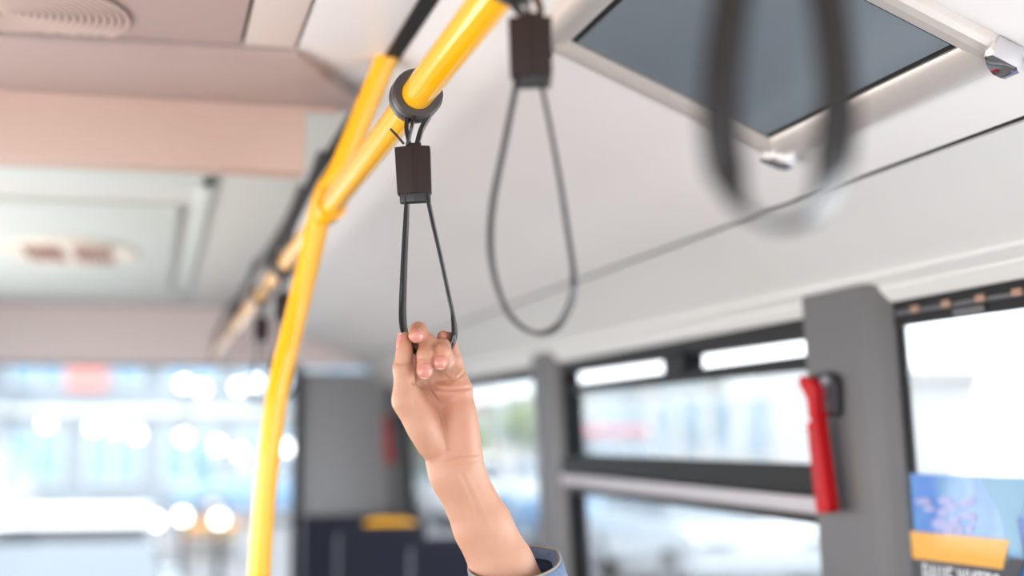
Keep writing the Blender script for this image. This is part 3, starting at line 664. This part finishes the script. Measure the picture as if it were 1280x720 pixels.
make_seat('navy seat with a yellow corner grab handle, in front of the rear seat', .93, 5.75, True, .36)
make_seat('dark navy seat beside the far window, close behind the arm', 1.03, 4.95, False, .24)

# ------------------------------------------------------------------ the street outside
GZ_ = -.38
M_road = mat('asphalt', (122, 122, 125), .9, noise=.15, nscale=2); M_pave = mat('pavement', (164, 160, 155), .9, noise=.1, nscale=1)
strbox('ground', (-60, -30, GZ_-.2), (90, 130, GZ_), M_road)
strbox('sidewalk', (15.5, -30, GZ_), (22, 130, GZ_+.14), M_pave)
strbox('lawn', (7.6, 36, GZ_), (15.4, 130, GZ_+.1), mat('lawn_green', (146, 156, 92), .9, noise=.25, nscale=.8))
WHT = mat('facade_white', (206, 205, 203), .8, noise=.05, nscale=.6); BLU = mat('facade_blue', (160, 176, 190), .8, noise=.05, nscale=.5); CRM = mat('facade_cream', (204, 196, 180), .8, noise=.05, nscale=.5)
GLB = mat('facade_glass', (120, 152, 182), .08, spec=.8); GLG = mat('facade_glass_green', (120, 150, 148), .08, spec=.8)
def building(name, label, x0, x1, y0, y1, h, wallm, face, nxw, nyw, glassm, bands=True):
    """face: 'y-' (towards the bus rear window) or 'x-' (towards the bus side)"""
    t = thing(name, label, 'building', ((x0+x1)/2, (y0+y1)/2, GZ_)); o = Vector(t.location)
    bm = bmesh.new(); add_box(bm, Vector((x0, y0, GZ_))-o, Vector((x1, y1, GZ_+h))-o); finish('wall', bm, wallm, t)
    bm = bmesh.new(); add_box(bm, Vector((x0-.3, y0-.3, GZ_+h))-o, Vector((x1+.3, y1+.3, GZ_+h+.4))-o, .05); finish('roof', bm, M_pave, t)
    W_ = (x1-x0) if face == 'y-' else (y1-y0); cw, chh = W_/nxw, h/nyw
    for i in range(nxw):
        for j in range(nyw):
            a0, a1 = (i+.17)*cw, (i+.83)*cw; b0, b1 = (j+.28)*chh, (j+.82)*chh
            bm = bmesh.new(); bg = bmesh.new()
            if face == 'y-':
                for q in ((a0-.1, b0-.1, a1+.1, b0), (a0-.1, b1, a1+.1, b1+.1), (a0-.1, b0, a0, b1), (a1, b0, a1+.1, b1), ((a0+a1)/2-.05, b0, (a0+a1)/2+.05, b1)):
                    add_box(bm, Vector((x0+q[0], y0-.12, GZ_+q[1]))-o, Vector((x0+q[2], y0, GZ_+q[3]))-o)
                add_box(bg, Vector((x0+a0, y0-.06, GZ_+b0))-o, Vector((x0+a1, y0-.01, GZ_+b1))-o)
            else:
                for q in ((a0-.1, b0-.1, a1+.1, b0), (a0-.1, b1, a1+.1, b1+.1), (a0-.1, b0, a0, b1), (a1, b0, a1+.1, b1), ((a0+a1)/2-.05, b0, (a0+a1)/2+.05, b1)):
                    add_box(bm, Vector((x0-.12, y0+q[0], GZ_+q[1]))-o, Vector((x0, y0+q[2], GZ_+q[3]))-o)
                add_box(bg, Vector((x0-.06, y0+a0, GZ_+b0))-o, Vector((x0-.01, y0+a1, GZ_+b1))-o)
            f_ = finish('window', bm, WHT, t, smooth=False); finish('pane', bg, glassm, f_, smooth=False)
    if bands:
        for j in range(1, nyw):
            bm = bmesh.new(); z = GZ_+j*chh
            if face == 'y-': add_box(bm, Vector((x0, y0-.25, z-.12))-o, Vector((x1, y0, z+.12))-o)
            else: add_box(bm, Vector((x0-.25, y0, z-.12))-o, Vector((x0, y1, z+.12))-o)
            finish('string_course', bm, WHT, t)
    return t
building('apartment_building', 'pale blue apartment block seen through the rear window', -22, 12, 58, 66, 15, BLU, 'y-', 12, 5, GLB)
building('shop_building', 'low white shop building seen through the rear window behind the parked cars', -14, 4, 40, 46, 5.2, mat('facade_pale_grey_blue', (142, 154, 164), .8, noise=.05, nscale=.5), 'y-', 9, 2, mat('facade_glass_pale', (132, 170, 200), .1, spec=.8))
building('office_building', 'long low white hall seen through the tilting window', 23, 33, 50, 92, 4.2, WHT, 'x-', 12, 1, GLB)
building('cream_building', 'cream low house front seen through the far side window', 23, 31, 96, 140, 4.0, CRM, 'x-', 9, 1, GLG)
def tree(label, x, y, h, r, seed, c):
    t = thing('street_tree', label, 'tree', (x, y, GZ_), 0, 'street trees'); rg = np.random.default_rng(seed)
    bm = bmesh.new(); add_sweep(bm, [(0, 0, 0), (.05, .02, h*.3), (-.04, .05, h*.6), (0, 0, h*.85)], circ(.16, 10), (0, 1, 0), scale=[1.2, .9, .6, .25]); finish('trunk', bm, mat('bark', (110, 92, 76), .9), t)
    bm = bmesh.new(); n = 1500
    for _ in range(n):
        d = rg.normal(size=3); d /= np.linalg.norm(d); k = rg.uniform(.35, 1)**.5; p = Vector((d[0]*r*k, d[1]*r*k, h*.72 + d[2]*h*.33*k)); a = Vector(rg.normal(size=3)).normalized(); b_ = a.orthogonal().normalized(); s = .22
        bm.faces.new([bm.verts.new(p+a*s), bm.verts.new(p+b_*s*.6), bm.verts.new(p-a*s), bm.verts.new(p-b_*s*.6)])
    f_ = finish('foliage', bm, mat('leaves_%d' % c, [(150, 172, 88), (120, 150, 80), (176, 186, 110)][c], .6), t, smooth=False)
tree('yellow green street tree seen through the far side window', 18.4, 70, 3.4, 1.6, 1, 2)
tree('fresh green street tree left of the arm, beyond the far side window', 11.6, 56, 2.5, 1.3, 2, 0)
tree('dark green tree half hidden behind the wrist, beyond the far side window', 8.2, 50, 4, 1.4, 3, 1)
def car(label, x, y, rz, body, van=False):
    t = thing('car' if not van else 'van', label, 'car' if not van else 'van', (x, y, GZ_), rz)
    L, Wd = (4.3, 1.76) if not van else (5.4, 2.0)
    bm = bmesh.new()
    if not van: prof_ = [(-2.15, .35), (-2.12, .72), (-2.0, .86), (-1.45, .93), (-.9, .97), (.9, .98), (1.6, .95), (2.05, .86), (2.15, .6), (2.12, .32)]
    else: prof_ = [(-2.7, .35), (-2.68, .8), (-2.55, 1.0), (-1.7, 1.15), (-1.2, 1.2), (2.6, 1.2), (2.7, 1.1), (2.7, .35)]
    add_prism(bm, prof_, -Wd/2, Wd/2, lambda p, q, h: Vector((p, h, q)), .07); finish('body', bm, body, t)
    cab = [(-1.05, .93), (-.35, 1.40), (.15, 1.46), (.95, 1.42), (1.75, .94)] if not van else [(-1.75, 1.15), (-1.0, 1.95), (-.6, 2.1), (2.62, 2.12), (2.68, 1.15)]
    bm = bmesh.new(); add_prism(bm, cab, -Wd/2+.1, Wd/2-.1, lambda p, q, h: Vector((p, h*(1-.18*max(0, q-.95)/.5 if not van else 1), q)), .05); finish('cabin_glass', bm, mat('car_glass', (140, 147, 154), .08, metal=.7), t)
    bm = bmesh.new()
    if not van: add_prism(bm, [(-.5, 1.375), (-.3, 1.43), (.15, 1.485), (.95, 1.445), (1.15, 1.33), (.9, 1.39), (.15, 1.44)], -Wd/2+.22, Wd/2-.22, lambda p, q, h: Vector((p, h, q)), .01)
    else: add_box(bm, (-.9, -Wd/2+.03, 1.75), (2.69, Wd/2-.03, 2.2), .08)
    finish('roof', bm, body if not van else pr_, t)
    for sx_, nm in ((-1.3, 1), (1.35, 1)):
        for sy_ in (-1, 1):
            bm = bmesh.new(); add_lathe(bm, [(-.1, .02), (-.1, .30), (-.06, .33), (.06, .33), (.1, .30), (.1, .02)], (sx_*L/4.3, sy_*(Wd/2-.09), .33), (0, 1, 0), 24); wl = finish('wheel', bm, M_black, t)
            bm = bmesh.new(); add_lathe(bm, [(0, .01), (0, .2), (.012, .2), (.02, .05)], (sx_*L/4.3, sy_*(Wd/2+.012), .33), (0, sy_, 0), 20); finish('hub_cap', bm, M_chrome, wl)
    for sy_ in (-1, 1):
        bm = bmesh.new(); add_box(bm, (-L/2-.0, sy_*.62-.2, .68), (-L/2+.12, sy_*.62+.2, .82), .03); finish('headlight', bm, M_chrome, t)
        bm = bmesh.new(); add_box(bm, (L/2-.1, sy_*.66-.16, .68), (L/2+.02, sy_*.66+.16, .84), .03); finish('tail_light', bm, mat('tail_red', (190, 40, 40), .2), t)
    return t
pw = mat('car_white', (240, 240, 240), .12, coat=1); ps = mat('car_silver', (200, 206, 212), .15, metal=.3, coat=1); pb = mat('car_blue', (120, 160, 200), .12, coat=1); pr_ = mat('car_red', (200, 60, 60), .12, coat=1); po_ = mat('car_orange', (245, 150, 50), .12, coat=1)
H_ = math.pi/2
car('white car seen low at the left of the rear window', -.66, 9.7, H_, pw)
car('silver car behind the white one in the rear window', -3.4, 29, H_, ps)
car('pale blue car parked crosswise far back in the rear window', 2.6, 33, 0, pb)
car('silver car seen through the lower pane of the tilting window', 6.7, 17, H_, ps)
car('pale blue car seen through the lower pane nearest the middle pillar', 6.9, 23.5, H_, pb)
car('white car seen low beyond the far side window', 6.8, 31, H_, pw)
car('white van with red roof seen through the tilting upper sash', 12.6, 39, H_, pw, True)
pt = thing('flower_planter', 'tub of orange flowers low in the rear window, left of the yellow pole', 'planter', (.92, 23.0, GZ_))
bm = bmesh.new(); add_lathe(bm, [(0, .01), (0, .34), (.28, .42), (.31, .45), (.31, .40), (.27, .38), (.27, .01)], (0, 0, 0), (0, 0, 1), 28); finish('tub', bm, M_pave, pt)
rg = np.random.default_rng(9); bm = bmesh.new(); bl = bmesh.new()
for k in range(160):
    a, r = rg.uniform(0, 6.28), .42*rg.uniform(0, 1)**.5; p = Vector((r*math.cos(a), r*math.sin(a), .30+.28*rg.uniform(.4, 1)*(1-r*r)))
    add_lathe(bm if k % 3 else bl, [(0, .002), (.01, .05), (.03, .07), (.02, .02)], p, tuple(rg.normal(size=3)*.4 + np.array([0, -.3, 1])), 8)
finish('blossom', bm, mat('blossom_orange', (255, 150, 40), .6), pt); finish('foliage', bl, mat('leaf_green', (120, 160, 80), .6), pt)
# red shop sign and glowing globes added as glints at the shop front
sgn = tag(boxobj('shop_sign', (-2.25, 39.74, EYE+1.2), (-1.2, 39.86, EYE+1.85), mat('sign_red', (226, 150, 142), .5), None, .02), 'pale red blank-looking sign high on the white shop front in the rear window', 'sign')
ml = bpy.data.materials.new('glint_glow'); ml.use_nodes = True; pb_ = ml.node_tree.nodes['Principled BSDF']; pb_.inputs['Emission Color'].default_value = (1, .97, .9, 1); pb_.inputs['Emission Strength'].default_value = 6
def glowball(u, v, first=[None]):
    p = at(u, v, Y=39.2)
    if first[0] is None:
        t = thing('glint_globe', 'added lamp glowing on the shop front beyond the rear window', 'glowball', p, 0, 'added glint globes on the shop front')
        bm = bmesh.new(); bmesh.ops.create_uvsphere(bm, u_segments=20, v_segments=12, radius=.13); finish('globe', bm, ml, t)
        bm = bmesh.new(); add_tube(bm, [(0, .12, .02), (0, .28, .02), (0, .34, .10), (0, .55, .12), (0, .67, .12)], .03, 8); finish('bracket', bm, M_frame, t); first[0] = t
    else:
        t = copy_tree(first[0]); t.location = p
for u, v in [(58, 529), (117, 533), (144, 535), (171, 543), (230, 547), (272, 557), (300, 566), (362, 560), (362, 600), (230, 480), (252, 486), (298, 484), (318, 478)]: glowball(u, v)

bo0 = None  # glowing globes on short posts, added to make blurred glints
for k, (u, Yb) in enumerate([(132, 21), (167, 19.6), (196, 19.2), (230, 20.2), (276, 19.4)]):
    p = at(u, 560, Y=Yb); p.z = GZ_
    if bo0 is None:
        bo0 = thing('glint_post', 'added low lamp with a glowing globe on the street behind the bus', 'glowball', p, 0, 'added glint globes behind the bus')
        bm = bmesh.new(); add_lathe(bm, [(0, .002), (0, .09), (.03, .09), (.05, .045), (.72, .04), (.74, .06), (.76, .06), (.76, .01)], (0, 0, 0), (0, 0, 1), 20); finish('post', bm, M_frame, bo0)
        bm = bmesh.new(); bmesh.ops.create_uvsphere(bm, u_segments=20, v_segments=12, radius=.085, matrix=Matrix.Translation((0, 0, .83))); finish('globe', bm, ml, bo0)
    else:
        c_ = copy_tree(bo0); c_.location = p
